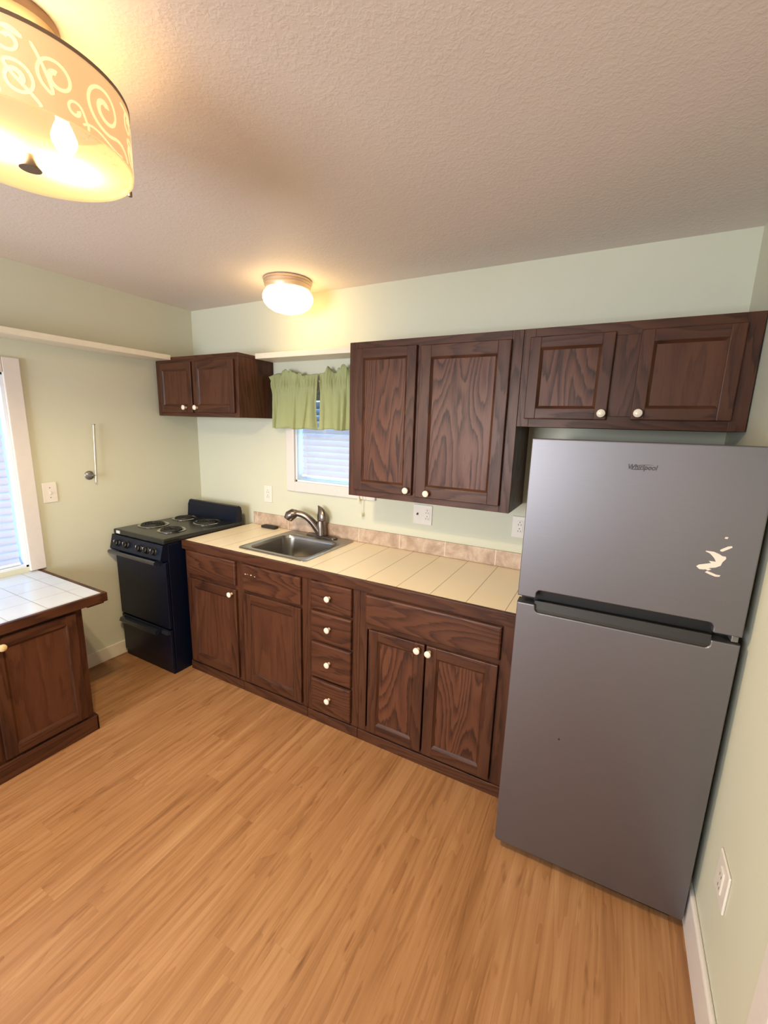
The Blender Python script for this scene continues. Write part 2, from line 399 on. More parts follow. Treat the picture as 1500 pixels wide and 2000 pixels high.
# window 2: back wall above the sink
j = MB()
for a in ((WX0, WX0+0.012, WZ0, WZ1), (WX1-0.012, WX1, WZ0, WZ1), (WX0, WX1, WZ1-0.012, WZ1), (WX0, WX1, WZ0, WZ0+0.012)): j.box(a[0], a[1], 0.0, T, a[2], a[3], 'vinyl')
c = MB(); cw = 0.070
c.box(WX0-cw, WX0, -0.020, 0, WZ0-cw, WZ1+cw, 'white', 0.004).box(WX1, WX1+cw, -0.020, 0, WZ0-cw, WZ1+cw, 'white', 0.004).box(WX0, WX1, -0.020, 0, WZ1, WZ1+cw, 'white', 0.004).box(WX0, WX1, -0.020, 0, WZ0-cw, WZ0, 'white', 0.004)
s = MB()
for a in ((WX0+.012, WX0+.05, WZ0+.012, WZ1-.012), (WX1-.05, WX1-.012, WZ0+.012, WZ1-.012), (WX0+.05, WX1-.05, WZ0+.012, WZ0+.05), (WX0+.05, WX1-.05, WZ1-.05, WZ1-.012), (WX0+.05, WX1-.05, 1.63, 1.66)):
    s.box(a[0], a[1], 0.105, 0.135, a[2], a[3], 'vinyl', 0.003)
p = MB(); p.box(WX0+.05, WX1-.05, 0.118, 0.122, WZ0+.05, WZ1-.05, 'glass')
window_parts('window_2', j, c, s, p)
# window 3: unseen, behind the camera; guessed from reflection, enlarged for soft fill light
j = MB()
for a in ((FX0, FX0+0.012, FZ0, FZ1), (FX1-0.012, FX1, FZ0, FZ1), (FX0, FX1, FZ1-0.012, FZ1), (FX0, FX1, FZ0, FZ0+0.012)): j.box(a[0], a[1], YF-T, YF, a[2], a[3], 'vinyl')
c = MB()
c.box(FX0-.08, FX0, YF, YF+.02, FZ0-.08, FZ1+.08, 'white', 0.004).box(FX1, FX1+.08, YF, YF+.02, FZ0-.08, FZ1+.08, 'white', 0.004).box(FX0, FX1, YF, YF+.02, FZ1, FZ1+.08, 'white', 0.004).box(FX0, FX1, YF, YF+.02, FZ0-.08, FZ0, 'white', 0.004)
s = MB()
for a in ((FX0+.012, FX0+.05, FZ0+.012, FZ1-.012), (FX1-.05, FX1-.012, FZ0+.012, FZ1-.012), (FX0+.05, FX1-.05, FZ0+.012, FZ0+.05), (FX0+.05, FX1-.05, FZ1-.05, FZ1-.012), (1.335, 1.375, FZ0+.05, FZ1-.05)):
    s.box(a[0], a[1], YF-.135, YF-.105, a[2], a[3], 'vinyl', 0.003)
p = MB(); p.box(FX0+.05, FX1-.05, YF-.122, YF-.118, FZ0+.05, FZ1-.05, 'glass')
window_parts('fill_window', j, c, s, p)
# baseboards and right-hand door casing
mb = MB(); mb.box(0, 0.014, -1.275, -0.002, 0, 0.098, 'shelfw', 0.004); mb.box(0, 0.014, YF, -2.15, 0, 0.098, 'shelfw', 0.004); struct(mb, 'baseboard_left')
mb = MB(); mb.box(XW-0.016, XW, -1.372, -0.02, 0, 0.150, 'white', 0.006); mb.box(XW-0.016, XW, YF, -2.45, 0, 0.150, 'white', 0.006); struct(mb, 'baseboard_right')
mb = MB(); mb.box(XW-0.020, XW, -1.452, -1.374, 0, 2.10, 'white', 0.005); mb.box(XW-0.020, XW, -2.44, -2.36, 0, 2.10, 'white', 0.005); mb.box(XW-0.020, XW, -2.36, -1.452, 2.02, 2.10, 'white', 0.005); struct(mb, 'trim_1')
mb = MB(); mb.box(XW-0.010, XW, -2.36, -1.452, 0.004, 2.02, 'wooddoor', 0.002); struct(mb, 'door_1')

# ------------------------------------------------------------------ cabinets
class Face:
    """maps (u along the front, w outward, z) to world; front faces -y or +x"""
    def __init__(self, kind, plane): self.k, self.p = kind, plane
    def box(self, mb, u0, u1, w0, w1, z0, z1, m, bev=0.0, seg=2):
        if self.k == '-y': mb.box(u0, u1, self.p-w1, self.p-w0, z0, z1, m, bev, seg)
        else: mb.box(self.p+w0, self.p+w1, u0, u1, z0, z1, m, bev, seg)
    def pt(self, u, w, z): return (u, self.p-w, z) if self.k == '-y' else (self.p+w, u, z)
    def out(self): return (0, -1, 0) if self.k == '-y' else (1, 0, 0)
def knob(parent, F, u, z, w=0.020, mat='knob'):
    mb = MB()
    mb.lathe([(0.0085, -0.001), (0.0085, 0.004), (0.0065, 0.009), (0.0075, 0.013), (0.0145, 0.017), (0.0170, 0.022), (0.0160, 0.027), (0.0110, 0.0305), (0.004, 0.032)],
             F.pt(u, w, z), mat, F.out(), 20)
    o = mb.build('knob', parent, True); o['label'] = 'white ceramic mushroom knob' if mat == 'knob' else 'cream ceramic mushroom knob'; return o
def door(root, F, u0, u1, z0, z1, kpos=None, fw=0.060, kmat='knob', panel='oakp', th=0.019):
    mb = MB(); b = 0.004
    F.box(mb, u0, u0+fw, 0.001, th, z0, z1, 'oakv', b); F.box(mb, u1-fw, u1, 0.001, th, z0, z1, 'oakv', b)
    F.box(mb, u0+fw-b, u1-fw+b, 0.001, th-0.0006, z1-fw, z1, 'oakh', b); F.box(mb, u0+fw-b, u1-fw+b, 0.001, th-0.0006, z0, z0+fw, 'oakh', b)
    # sticking: sloped inner lip around the panel
    lip = 0.010; i0, i1, j0, j1 = u0+fw-0.001, u1-fw+0.001, z0+fw-0.001, z1-fw+0.001
    r1 = [F.pt(u, th-0.003, z) for u, z in ((i0, j0), (i1, j0), (i1, j1), (i0, j1))]
    r2 = [F.pt(u, 0.0085, z) for u, z in ((i0+lip, j0+lip), (i1-lip, j0+lip), (i1-lip, j1-lip), (i0+lip, j1-lip))]
    r3 = [F.pt(u, 0.003, z) for u, z in ((i0+lip, j0+lip), (i1-lip, j0+lip), (i1-lip, j1-lip), (i0+lip, j1-lip))]
    bm = bmesh.new(); k = mb.mi('oakv'); k2 = mb.mi('oakh')
    V = [[bm.verts.new(q) for q in r] for r in (r1, r2, r3)]
    for a, c_ in zip(V, V[1:]):
        for i in range(4):
            f = bm.faces.new((a[i], a[(i+1) % 4], c_[(i+1) % 4], c_[i])); f.material_index = k2 if i % 2 == 0 else k
    mb.add(bm)
    d = mb.build('door', root)
    pm = MB(); F.box(pm, i0+0.002, i1-0.002, 0.0022, 0.0078, j0+0.002, j1-0.002, panel); pm.build('panel', d)
    if kpos: knob(d, F, kpos[0], kpos[1], th, kmat)
    return d
def drawer(root, F, u0, u1, z0, z1, kpos=None, th=0.019, name='drawer_front'):
    mb = MB(); poly = [(u0, z0), (u1, z0), (u1, z1), (u0, z1)]
    mb.prism(poly, lambda u, v, d: F.pt(u, d, v), 0.001, th, 'oakd', 0.009, 2)
    d = mb.build(name, root)
    if kpos: knob(d, F, kpos[0], kpos[1], th)
    return d
def frame(root, F, u0, u1, z0, z1, sl, sr, rails, mids=()):
    """face frame: stiles sl/sr wide, rails as (z0,z1), optional mid stiles (u0,u1,z0,z1)"""
    mb = MB()
    F.box(mb, u0, u0+sl, -0.02, 0.0, z0, z1, 'oakv', 0.0015); F.box(mb, u1-sr, u1, -0.02, 0.0, z0, z1, 'oakv', 0.0015)
    for a, b in rails: F.box(mb, u0+sl, u1-sr, -0.02, -0.0004, a, b, 'oakh', 0.001)
    for a, b, c_, d in mids: F.box(mb, a, b, -0.02, -0.0004, c_, d, 'oakv', 0.001)
    return mb.build('face_frame', root)
def shell(root, x0, x1, y0, y1, z0, z1, top=True, m='oakv', lt=None, rt=None, bt=None):
    """open-fronted box of 12 mm boards (front toward -y)"""
    t = 0.012; mb = MB()
    mb.box(x0, x0+t, y0, y1, z0, lt or z1, m).box(x1-t, x1, y0, y1, z0, rt or z1, m)
    mb.box(x0+t, x1-t, y0, y1, z0, z0+t, 'dark').box(x0+t, x1-t, y1-t, y1, z0+t, z1, 'dark')
    if top: mb.box(x0+t, x1-t, y0, y1, z1-t, z1, 'dark')
    return mb.build('body', root)

# base cabinets (front plane y=-0.617), floor to 0.868
F = Face('-y', -0.617); YB = -0.004; ZT = 0.856
def base_unit(x0, x1, label, rails, sl, sr, mids=(), lt=None, rt=None):
    r = thing('base_cabinet', ((x0+x1)/2, -0.31, 0), label, 'cabinet', None)
    shell(r, x0+0.0005, x1-0.0005, -0.597, YB, 0.0, ZT, False, 'oakv', lt, rt)
    frame(r, F, x0+0.0005, x1-0.0005, 0.0, ZT, sl, sr, rails, mids)
    mb = MB(); F.box(mb, x0+0.001, x1-0.001, 0.0005, 0.009, 0.0, 0.060, 'oakh', 0.003); mb.build('toe_board', r)
    return r
r = base_unit(0.592, 1.091, 'dark oak base cabinet beside the black stove, with one drawer front over one door', [(0.0, 0.085), (0.66, 0.72), (0.83, ZT)], 0.05, 0.045, rt=0.73)
drawer(r, F, 0.624, 1.060, 0.700, 0.856)
door(r, F, 0.624, 1.060, 0.077, 0.672, (1.028, 0.644), panel='oakq')
r = base_unit(1.091, 1.600, 'dark oak base cabinet under the sink, knobless false drawer front with scratches', [(0.0, 0.085), (0.66, 0.72), (0.83, ZT)], 0.045, 0.045, lt=0.73)
d = drawer(r, F, 1.122, 1.563, 0.690, 0.853)
for (u, z, a, b) in ((1.150, 0.795, .010, .003), (1.196, 0.797, .006, .005), (1.225, 0.793, .006, .002), (1.168, 0.797, .004, .002)):
    mb = MB(); mb.prism([(u+a*math.cos(q)*random.uniform(.6, 1), z+b*math.sin(q)*random.uniform(.6, 1)) for q in [k*math.pi/4 for k in range(8)]], lambda u_, v_, d_: F.pt(u_, d_, v_), 0.0185, 0.0197, 'residue')
    o = mb.build('scratch_mark', d); o['label'] = 'pale scratch in the finish'
door(r, F, 1.122, 1.563, 0.080, 0.671, panel='oakq')
r = base_unit(1.600, 1.940, 'dark oak drawer bank with four stacked drawers each with a white knob', [(0.0, 0.075), (0.68, 0.695), (0.495, 0.51), (0.275, 0.29), (0.835, ZT)], 0.04, 0.045)
for z0, z1 in ((0.696, 0.856), (0.514, 0.684), (0.288, 0.500), (0.073, 0.274)):
    drawer(r, F, 1.634, 1.897, z0, z1, (1.759, (z0+z1)/2+0.004), name='drawer')
r = base_unit(1.940, 2.716, 'dark oak base cabinet beside the refrigerator, wide drawer front over two doors', [(0.0, 0.085), (0.655, 0.705), (0.83, ZT)], 0.045, 0.055)
drawer(r, F, 1.980, 2.664, 0.690, 0.848)
door(r, F, 2.004, 2.313, 0.078, 0.665, (2.281, 0.637), 0.055)
door(r, F, 2.321, 2.660, 0.078, 0.665, (2.339, 0.637), 0.055)

# upper cabinets (front plane y=-0.335)
F = Face('-y', -0.335)
def upper_unit(x0, x1, z0, z1, label, name='wall_cabinet', sl=0.05, sr=0.05, mid=None, plane=-0.335, rail=0.05):
    r = thing(name, ((x0+x1)/2, -0.17, z0), label, 'cabinet')
    shell(r, x0+0.0005, x1-0.0005, plane+0.02, -0.002, z0, z1)
    f = Face('-y', plane)
    frame(r, f, x0+0.0005, x1-0.0005, z0, z1, sl, sr, [(z0, z0+rail), (z1-rail, z1)], [(mid[0], mid[1], z0+rail, z1-rail)] if mid else [])
    return r, f
r, f = upper_unit(1.678, 2.588, 1.288, 2.115, 'tall dark oak wall cabinet with two long doors right of the sink window', mid=(2.06, 2.14))
door(r, f, 1.720, 2.080, 1.325, 2.080, (2.056, 1.352), 0.052)
door(r, f, 2.100, 2.540, 1.320, 2.076, (2.172, 1.347), 0.060)
r, f = upper_unit(2.588, 3.414, 1.696, 2.115, 'short dark oak wall cabinet with two square doors above the refrigerator', mid=(2.93, 3.06), sr=0.055)
door(r, f, 2.620, 2.950, 1.731, 2.078, (2.930, 1.757), 0.048)
door(r, f, 3.038, 3.364, 1.733, 2.078, (3.061, 1.759), 0.048, panel='oakq')
r, f = upper_unit(0.003, 0.824, 1.712, 2.092, 'small dark oak wall cabinet with two doors in the corner above the stove', mid=(0.385, 0.425), plane=-0.327, sl=0.04, sr=0.035, rail=0.035)
door(r, f, 0.040, 0.396, 1.736, 2.074, (0.330, 1.770), 0.048, panel='oakq')
door(r, f, 0.412, 0.798, 1.738, 2.074, (0.446, 1.770), 0.048, panel='oakq')
mb = MB(); mb.box(0.0035, 0.8235, -0.325, -0.003, 2.092, 2.115, 'oakh', 0.002); mb.build('top_board', r)

# shelves along both walls
mb = MB(); mb.box(0.001, 0.178, YF+0.3, -0.329, 2.094, 2.128, 'shelfw', 0.003)
tag(mb.build('wall_shelf'), 'long white painted shelf high on the left wall above the large window', 'shelf')
mb = MB(); mb.box(0.8265, 1.676, -0.178, -0.001, 2.094, 2.128, 'shelfw', 0.003)
tag(mb.build('wall_shelf'), 'short white shelf above the green valance between two wall cabinets', 'shelf')

# countertop along the back wall with sink cut-out
ct = thing('countertop', (1.64, -0.31, 0.87), 'cream tiled countertop with dark wood front edge along the back wall', 'countertop')
CX0, CX1, CY0 = 0.584, 2.726, -0.606
hx0, hx1, hy0, hy1 = 1.022, 1.508, -0.530, -0.085
mb = MB()
for a in ((CX0, hx0, CY0, -0.003), (hx1, CX1, CY0, -0.003), (hx0, hx1, CY0, hy0), (hx0, hx1, hy1, -0.003)): mb.box(a[0], a[1], a[2], a[3], 0.857, 0.914, 'tile')
mb.build('tile_top', ct)
mb = MB(); mb.box(CX0-0.012, CX1, CY0-0.022, CY0-0.0005, 0.858, 0.9145, 'oakh', 0.003); mb.box(CX0-0.012, CX0-0.0005, CY0-0.0005, -0.003, 0.858, 0.9145, 'oakh', 0.003)
o = mb.build('wood_edge', ct); o['label'] = 'dark stained wood edging'
mb = MB(); mb.box(0.600, 2.724, -0.014, -0.001, 0.9155, 1.008, 'stone', 0.002)
tag(mb.build('backsplash'), 'low row of mottled beige stone tiles behind the cream countertop', 'backsplash')

# sink
sk = thing('sink', (1.266, -0.30, 0.915), 'square stainless steel drop-in sink in the cream tiled countertop', 'sink')
def sq(cx, cy, hx, hy, r, z, bulge=0.0, n=10):
    out = []
    for x, y in rrect(-hx, hx, -hy, hy, r, n):
        k = 1 + bulge*(1-abs(x)/hx) if y > 0 else 1.0
        kx = 1 + bulge*0.35*(1-abs(y)/hy)
        out.append((cx + x*kx, cy + y*k, z))
    return out
rc, ry = (1.001+1.530)/2, (-0.556-0.022)/2
mb = MB()
mb.rings([sq(rc, ry, .2650, .2670, .030, .9145), sq(rc, ry, .2650, .2670, .030, .9195), sq(rc, ry, .2600, .2620, .028, .9222),
          sq(1.264, -0.325, .228, .192, .070, .9205, .13), sq(1.264, -0.325, .224, .188, .070, .917, .13), sq(1.264, -0.325, .220, .184, .068, .900, .11)], 'sink', False, False)
mb.build('rim', sk, True)
mb = MB()
mb.rings([sq(1.264, -0.325, .220, .184, .068, .900, .11), sq(1.264, -0.327, .217, .181, .066, .86, .09), sq(1.264, -0.330, .210, .176, .062, .770, .05), sq(1.264, -0.332, .192, .160, .055, .752, .03), sq(1.264, -0.334, .06, .05, .045, .747), sq(1.264, -0.334, .03, .03, .029, .7465)], 'sink', False, True)
o = mb.build('basin', sk, True)
mb = MB(); mb.lathe([(0.048, 0.0), (0.046, 0.003), (0.036, 0.0035), (0.032, 0.001), (0.012, 0.0015), (0.010, 0.006), (0.0, 0.007)], (1.264, -0.334, 0.7478), 'drain', seg=24); mb.build('drain', sk, True)

# faucet
fc = thing('faucet', (1.285, -0.066, 0.922), 'brushed nickel pull-out faucet behind the stainless sink', 'faucet')
mb = MB(); mb.rings([[(x, y, z) for x, y in rrect(1.165-i, 1.415+i, -0.096-i, -0.040+i, 0.026, 6)] for z, i in ((.9228, 0), (.930, 0), (.935, -.006))], 'bronze'); mb.build('base_plate', fc, True)
mb = MB(); mb.lathe([(0.034, 0.0), (0.033, 0.02), (0.031, 0.05), (0.030, 0.080), (0.026, 0.098), (0.010, 0.106)], (1.288, -0.066, 0.935), 'bronze', (-0.06, 0, 1), 24); mb.build('body', fc, True)
pts = bez((1.275, -0.072, 0.955), (1.23, -0.09, 1.02), (1.20, -0.10, 1.075), (1.115, -0.135, 1.078), 12)
mb = MB(); mb.tube(pts, [0.027-0.0005*i for i in range(13)], 'bronze', 16); mb.build('spout', fc, True)
mb = MB(); mb.tube([(1.128, -0.130, 1.080), (1.105, -0.140, 1.075), (1.080, -0.150, 1.058), (1.068, -0.155, 1.036)], [0.022, 0.035, 0.038, 0.031], 'bronze', 16); mb.build('spray_head', fc, True)
mb = MB(); mb.tube(bez((1.287, -0.064, 1.035), (1.290, -0.060, 1.075), (1.280, -0.056, 1.105), (1.252, -0.060, 1.135), 10), [0.034, 0.036, 0.037, 0.0365, 0.035, 0.032, 0.028, 0.023, 0.017, 0.010, 0.003], 'bronze', 14, 0.7); mb.build('handle', fc, True)

mb = MB(); mb.box(0.742, 0.872, -0.085, -0.035, 0.9148, 0.934, 'box', 0.006, 3)
tag(mb.build('black_box'), 'small flat black box lying on the cream countertop left of the sink', 'box')

# ------------------------------------------------------------------ stove
st = thing('electric_stove', (0.305, -0.43, 0), 'narrow black electric coil stove in the corner by the left wall', 'stove')
SX0, SX1 = 0.030, 0.570
mb = MB(); mb.box(SX0+.004, SX1-.004, -0.722, -0.105, 0.0, 0.904, 'stove', 0.004); mb.build('body', st)
mb = MB(); mb.box(SX0, SX1, -0.752, -0.100, 0.905, 0.942, 'stovetop', 0.010, 3); mb.build('cooktop', st)
mb = MB(); mb.prism([(-0.165, 0.940), (-0.102, 0.940), (-0.100, 1.020), (-0.108, 1.052), (-0.125, 1.064), (-0.142, 1.060), (-0.156, 1.030)], lambda u, v, d: (d, u, v), SX0+.002, SX1-.002, 'stove', 0.0); mb.build('backguard', st)
mb = MB(); mb.prism([(-0.722, 0.800), (-0.771, 0.800), (-0.779, 0.812), (-0.756, 0.904), (-0.722, 0.904)], lambda u, v, d: (d, u, v), SX0-.008, SX1-.004, 'stove', 0.0); cp = mb.build('control_panel', st)
nrm = Vector((0, -0.97, 0.24))
for i, kx in enumerate((0.105, 0.205, 0.345, 0.420, 0.495)):
    mb = MB(); c = Vector((kx, -0.7685, 0.856)); mb.lathe([(0.026, 0.0), (0.025, 0.004), (0.021, 0.007), (0.020, 0.020), (0.017, 0.023)], c, 'black', nrm, 20)
    a = c + nrm*0.021
    mb.box(a.x-.0045, a.x+.0045, a.y-.006, a.y+.012, a.z-.017, a.z+.017, 'black', .002)
    k = mb.build('control_knob', cp, True)
    mb = MB(); b = c + nrm*0.025 + Vector((0, 0, .012)); mb.box(b.x-.0014, b.x+.0014, b.y-.0035, b.y+.002, b.z-.006, b.z+.006, 'paint'); mb.build('pointer_mark', k)
mb = MB(); mb.box(0.075, 0.112, -0.7575, -0.7520, 0.917, 0.936, 'paint', .001); o = mb.build('sticker', st); o['label'] = 'small white sticker'
mb = MB(); mb.box(SX0+.002, SX1-.004, -0.750, -0.724, 0.330, 0.788, 'stove', 0.006, 3); od = mb.build('oven_door', st)
mb = MB(); mb.prism([(-0.750, 0.792), (-0.786, 0.800), (-0.797, 0.790), (-0.793, 0.776), (-0.750, 0.764)], lambda u, v, d: (d, u, v), SX0-.012, SX1-.050, 'gloss', 0.0); mb.build('handle', od)
mb = MB(); mb.box(SX0+.002, SX1-.004, -0.748, -0.724, 0.045, 0.318, 'stove', 0.006, 3); dw = mb.build('drawer', st)
mb = MB(); mb.prism([(-0.748, 0.312), (-0.780, 0.306), (-0.788, 0.284), (-0.778, 0.272), (-0.748, 0.292)], lambda u, v, d: (d, u, v), 0.062, 0.462, 'gloss', 0.0); mb.prism([(-0.748, 0.318), (-0.764, 0.314), (-0.766, 0.296), (-0.748, 0.294)], lambda u, v, d: (d, u, v), 0.500, SX1-.004, 'gloss', 0.0); mb.build('handle', dw)
mb = MB(); mb.box(SX0+.006, SX1-.006, -0.738, -0.724, 0.0, 0.044, 'stove', 0.003); mb.build('kick_panel', st)
for bx, by, br in ((0.150, -0.535, 0.088), (0.388, -0.560, 0.078), (0.140, -0.275, 0.074), (0.392, -0.272, 0.084)):
    mb = MB(); mb.lathe([(br+.012, 0.0), (br+.013, .004), (br+.007, .0065), (br, .003), (br-.006, .0012), (0.01, .0012)], (bx, by, 0.9415), 'chrome', seg=40, cap0=False)
    k = mb.mi('stovetop')
    mb.lathe([(br-.004, .0016), (br-.004, .0022), (0.0, .0022)], (bx, by, 0.9415), 'stovetop', seg=40, cap0=False)
    g = mb.build('burner', st, True); g['label'] = 'chrome ringed drip bowl'
    mb = MB(); turns = 4.0; n = 120
    mb.tube([(bx+(0.014+(br-.020)*i/n)*math.cos(turns*2*math.pi*i/n), by+(0.014+(br-.020)*i/n)*math.sin(turns*2*math.pi*i/n), 0.9502) for i in range(n+1)], 0.0048, 'coil', 8); mb.build('coil', g, True)

# ------------------------------------------------------------------ refrigerator (own local frame: x along the front, y into the depth)
fr = thing('refrigerator', (2.752, -0.866, 0), 'stainless steel top-freezer refrigerator standing against the right wall', 'refrigerator')
fr.rotation_euler = (0, 0, 0.026); fr['_local'] = 1
FWD = 0.643
mb = MB(); mb.box(0.006, FWD-.012, 0.062, 0.72, 0.03, 1.640, 'fside', 0.006); b = mb.build('body', fr)
mb = MB(); mb.box(0.012, FWD-.014, 0.0565, 0.0615, 0.05, 1.650, 'gap', 0.002); mb.build('gasket', fr)
nx0, nx1, nz0, nz1 = 0.062, 0.571, 1.046, 1.128
g0, g1 = 1.073, 1.098
def arc(cx, cz, r, a0, a1, n=5): return [(cx+r*math.cos(math.radians(a0+(a1-a0)*i/n)), cz+r*math.sin(math.radians(a0+(a1-a0)*i/n))) for i in range(n+1)]
rr = 0.014
fz = [(0, g1)] + arc(nx0-.005, g1+.005, .005, 270, 360, 3) + arc(nx0+rr, nz1-rr, rr, 180, 90) + arc(nx1-rr, nz1-rr, rr, 90, 0) + arc(nx1+.005, g1+.005, .005, 180, 270, 3) + [(FWD, g1), (FWD, 1.655), (0, 1.655)]
mb = MB(); mb.prism(fz, lambda u, v, d: (u, d, v), 0.055, 0.0, 'fridge', 0.004, 3); fd = mb.build('freezer_door', fr)
fz = [(0.0, 0.060)] + arc(.014, .052, .014, 180, 270, 4) + arc(FWD-.012, .054, .012, 270, 360, 4) + [(FWD, g0)] + arc(nx1+.005, g0-.005, .005, 90, 180, 3) + arc(nx1-rr, nz0+rr, rr, 0, -90) + arc(nx0+rr, nz0+rr, rr, 270, 180) + arc(nx0-.005, g0-.005, .005, 0, 90, 3) + [(0, g0)]
mb = MB(); mb.prism(fz, lambda u, v, d: (u, d, v), 0.055, 0.0, 'fridge', 0.004, 3); rd = mb.build('refrigerator_door', fr)
mb = MB()
mb.box(nx0-.012, nx1+.012, 0.046, 0.056, nz0-.012, nz1+.012, 'gap', 0.003)
mb.prism([(0.006, nz0-.004), (0.030, nz0-.004), (0.030, 1.082), (0.020, 1.082), (0.012, nz0+.008)], lambda u, v, d: (d, u, v), nx0-.004, nx1+.004, 'lip')
hd = mb.build('handle_recess', fr); hd['label'] = 'black recessed pocket handle between the doors'
mb = MB(); mb.box(0.03, FWD-.03, 0.030, 0.058, 0.006, 0.046, 'black', 0.004); mb.build('kick_grille', fr)
for fx in (0.05, FWD-.07):
    mb = MB(); mb.lathe([(0.018, 0.0), (0.018, 0.02), (0.010, 0.022), (0.010, 0.034)], (fx, 0.12, 0.0), 'black', seg=16); mb.build('foot', fr, True)
    mb = MB(); mb.lathe([(0.018, 0.0), (0.018, 0.02), (0.010, 0.022), (0.010, 0.034)], (fx, 0.66, 0.0), 'black', seg=16); mb.build('foot', fr, True)
# hinge cap on the right between the doors
mb = MB(); mb.box(FWD-.022, FWD-.004, 0.012, 0.050, g0+.002, g1-.002, 'greym', 0.003); mb.build('hinge', fr)
# maker's badge: small slanted lettering with a swoosh
tx = bpy.data.curves.new('badge_text', 'FONT'); tx.body = 'Whirlpool'; tx.size = 0.0215; tx.shear = 0.22; tx.extrude = 0.0004; tx.offset = 0.0004
to = bpy.data.objects.new('badge_text', tx); C.objects.link(to)
bpy.context.view_layer.update()
me = bpy.data.meshes.new_from_object(to.evaluated_get(bpy.context.evaluated_depsgraph_get()))
bpy.data.objects.remove(to)
xs = [v.co.x for v in me.vertices]; sx = 0.078/(max(xs)-min(xs))
me.transform(Matrix.Translation((0.287, -0.0007, 1.573)) @ Matrix.Rotation(math.radians(90), 4, 'X') @ Matrix.Diagonal((sx, sx*1.15, 1, 1)))
me.materials.clear(); me.materials.append(M['logo'])
lo = bpy.data.objects.new('badge_lettering', me); C.objects.link(lo); lo.parent = fd; lo['label'] = 'small dark grey slanted lettering'
mb = MB()
pts = [Vector((0.327+0.031*math.cos(a), -0.0006, 1.580+0.0065*math.sin(a)+0.0095*math.cos(a)*0.5)) for a in [math.radians(20+320*i/40) for i in range(41)]]
rs = [[p+Vector((0, 0, h)), p+Vector((0, 0, -h)), p+Vector((0, .0006, -h)), p+Vector((0, .0006, h))] for p, h in [(p, 0.0003+0.0009*abs(math.sin(math.pi*i/40))) for i, p in enumerate(pts)]]
mb.rings(rs, 'logo'); mb.build('badge_swoosh', fd)
# torn paper residue
mb = MB(); fn = lambda u, v, d: (u, d, v)
def flake(pts, jit=0.0008):
    mb.prism([(u+random.uniform(-jit, jit), v+random.uniform(-jit, jit)) for u, v in pts], fn, 0.0008, -0.0009, 'residue')
bx, bz = 0.5025, 1.2960                      # local origin of the patch
flake([(bx+.000, bz+.000), (bx+.008, bz-.008), (bx+.020, bz-.007), (bx+.034, bz+.000), (bx+.046, bz+.003), (bx+.057, bz+.012), (bx+.060, bz+.022), (bx+.068, bz+.034), (bx+.066, bz+.041), (bx+.058, bz+.040), (bx+.050, bz+.046), (bx+.036, bz+.050), (bx+.018, bz+.051), (bx+.016, bz+.048), (bx+.026, bz+.044), (bx+.034, bz+.038), (bx+.040, bz+.030), (bx+.044, bz+.022), (bx+.034, bz+.022), (bx+.028, bz+.021), (bx+.034, bz+.016), (bx+.018, bz+.010), (bx+.006, bz+.006)])
flake([(bx+.050, bz+.054), (bx+.056, bz+.054), (bx+.068, bz+.064), (bx+.076, bz+.069), (bx+.074, bz+.073), (bx+.066, bz+.071), (bx+.056, bz+.063), (bx+.050, bz+.059)])
flake([(bx+.024, bz-.014), (bx+.034, bz-.018), (bx+.050, bz-.023), (bx+.060, bz-.022), (bx+.062, bz-.018), (bx+.052, bz-.017), (bx+.040, bz-.013), (bx+.028, bz-.009)])
flake([(bx+.022, bz-.006), (bx+.030, bz-.008), (bx+.038, bz-.003), (bx+.032, bz-.001)])
flake([(bx+.054, bz+.094), (bx+.062, bz+.092), (bx+.063, bz+.099), (bx+.056, bz+.099)])
o = mb.build('paper_residue', fd); o['label'] = 'torn whitish paper residue'
mb = MB(); mb.lathe([(0.0032, 0), (0.003, .0012), (0.0, .0014)], (0.192, 0.0, 0.579), 'gap', (0, -1, 0), 10); mb.build('speck', rd)

# ------------------------------------------------------------------ left counter under the window
isl = thing('low_cabinet', (0.34, -1.70, 0), 'low dark oak cabinet with a cream knob under the large left window', 'cabinet')
FI = Face('+x', 0.660); IY0, IY1, IZ = -2.10, -1.292, 0.718
t = 0.014; mb = MB()
mb.box(0.004, 0.640, IY1-t, IY1, 0.0, IZ, 'oakv').box(0.004, 0.640, IY0, IY0+t, 0.0, IZ, 'oakv').box(0.004, 0.640, IY0+t, IY1-t, 0.02, 0.034, 'dark').box(0.004, 0.016, IY0+t, IY1-t, 0.034, IZ, 'dark')
mb.build('body', isl)
frame(isl, FI, IY0, IY1, 0.0, IZ, 0.045, 0.045, [(0.0, 0.10), (0.695, IZ)], [(-1.735, -1.665, 0.10, 0.695)])
door(isl, FI, -1.682, -1.326, 0.104, 0.702, (-1.640, 0.664), 0.050, 'knobc', 'oakq')
door(isl, FI, -2.075, -1.716, 0.104, 0.702, (-1.750, 0.664), 0.050, 'knobc', 'oakq')
mb = MB(); FI.box(mb, IY0, IY1+0.014, 0.0005, 0.018, 0.0, 0.088, 'oakh', 0.005); mb.box(0.018, 0.678, IY1+0.0005, IY1+0.014, 0.0, 0.088, 'oakh', 0.004); mb.build('base_molding', isl)
ic = thing('countertop', (0.35, -1.66, IZ), 'lower white tiled countertop with wood edge below the left window', 'countertop')
mb = MB(); mb.box(0.003, 0.676, -2.15, -1.200, IZ+.001, 0.768, 'tile2'); mb.build('tile_top', ic)
mb = MB(); mb.box(0.6765, 0.698, -2.15, -1.178, 0.722, 0.7695, 'oakh', 0.003); mb.box(0.003, 0.6765, -1.1995, -1.178, 0.722, 0.7695, 'oakh', 0.003); mb.box(0.6600, 0.680, IY1+.02, -1.190, 0.7085, 0.7215, 'oakh', 0.002)
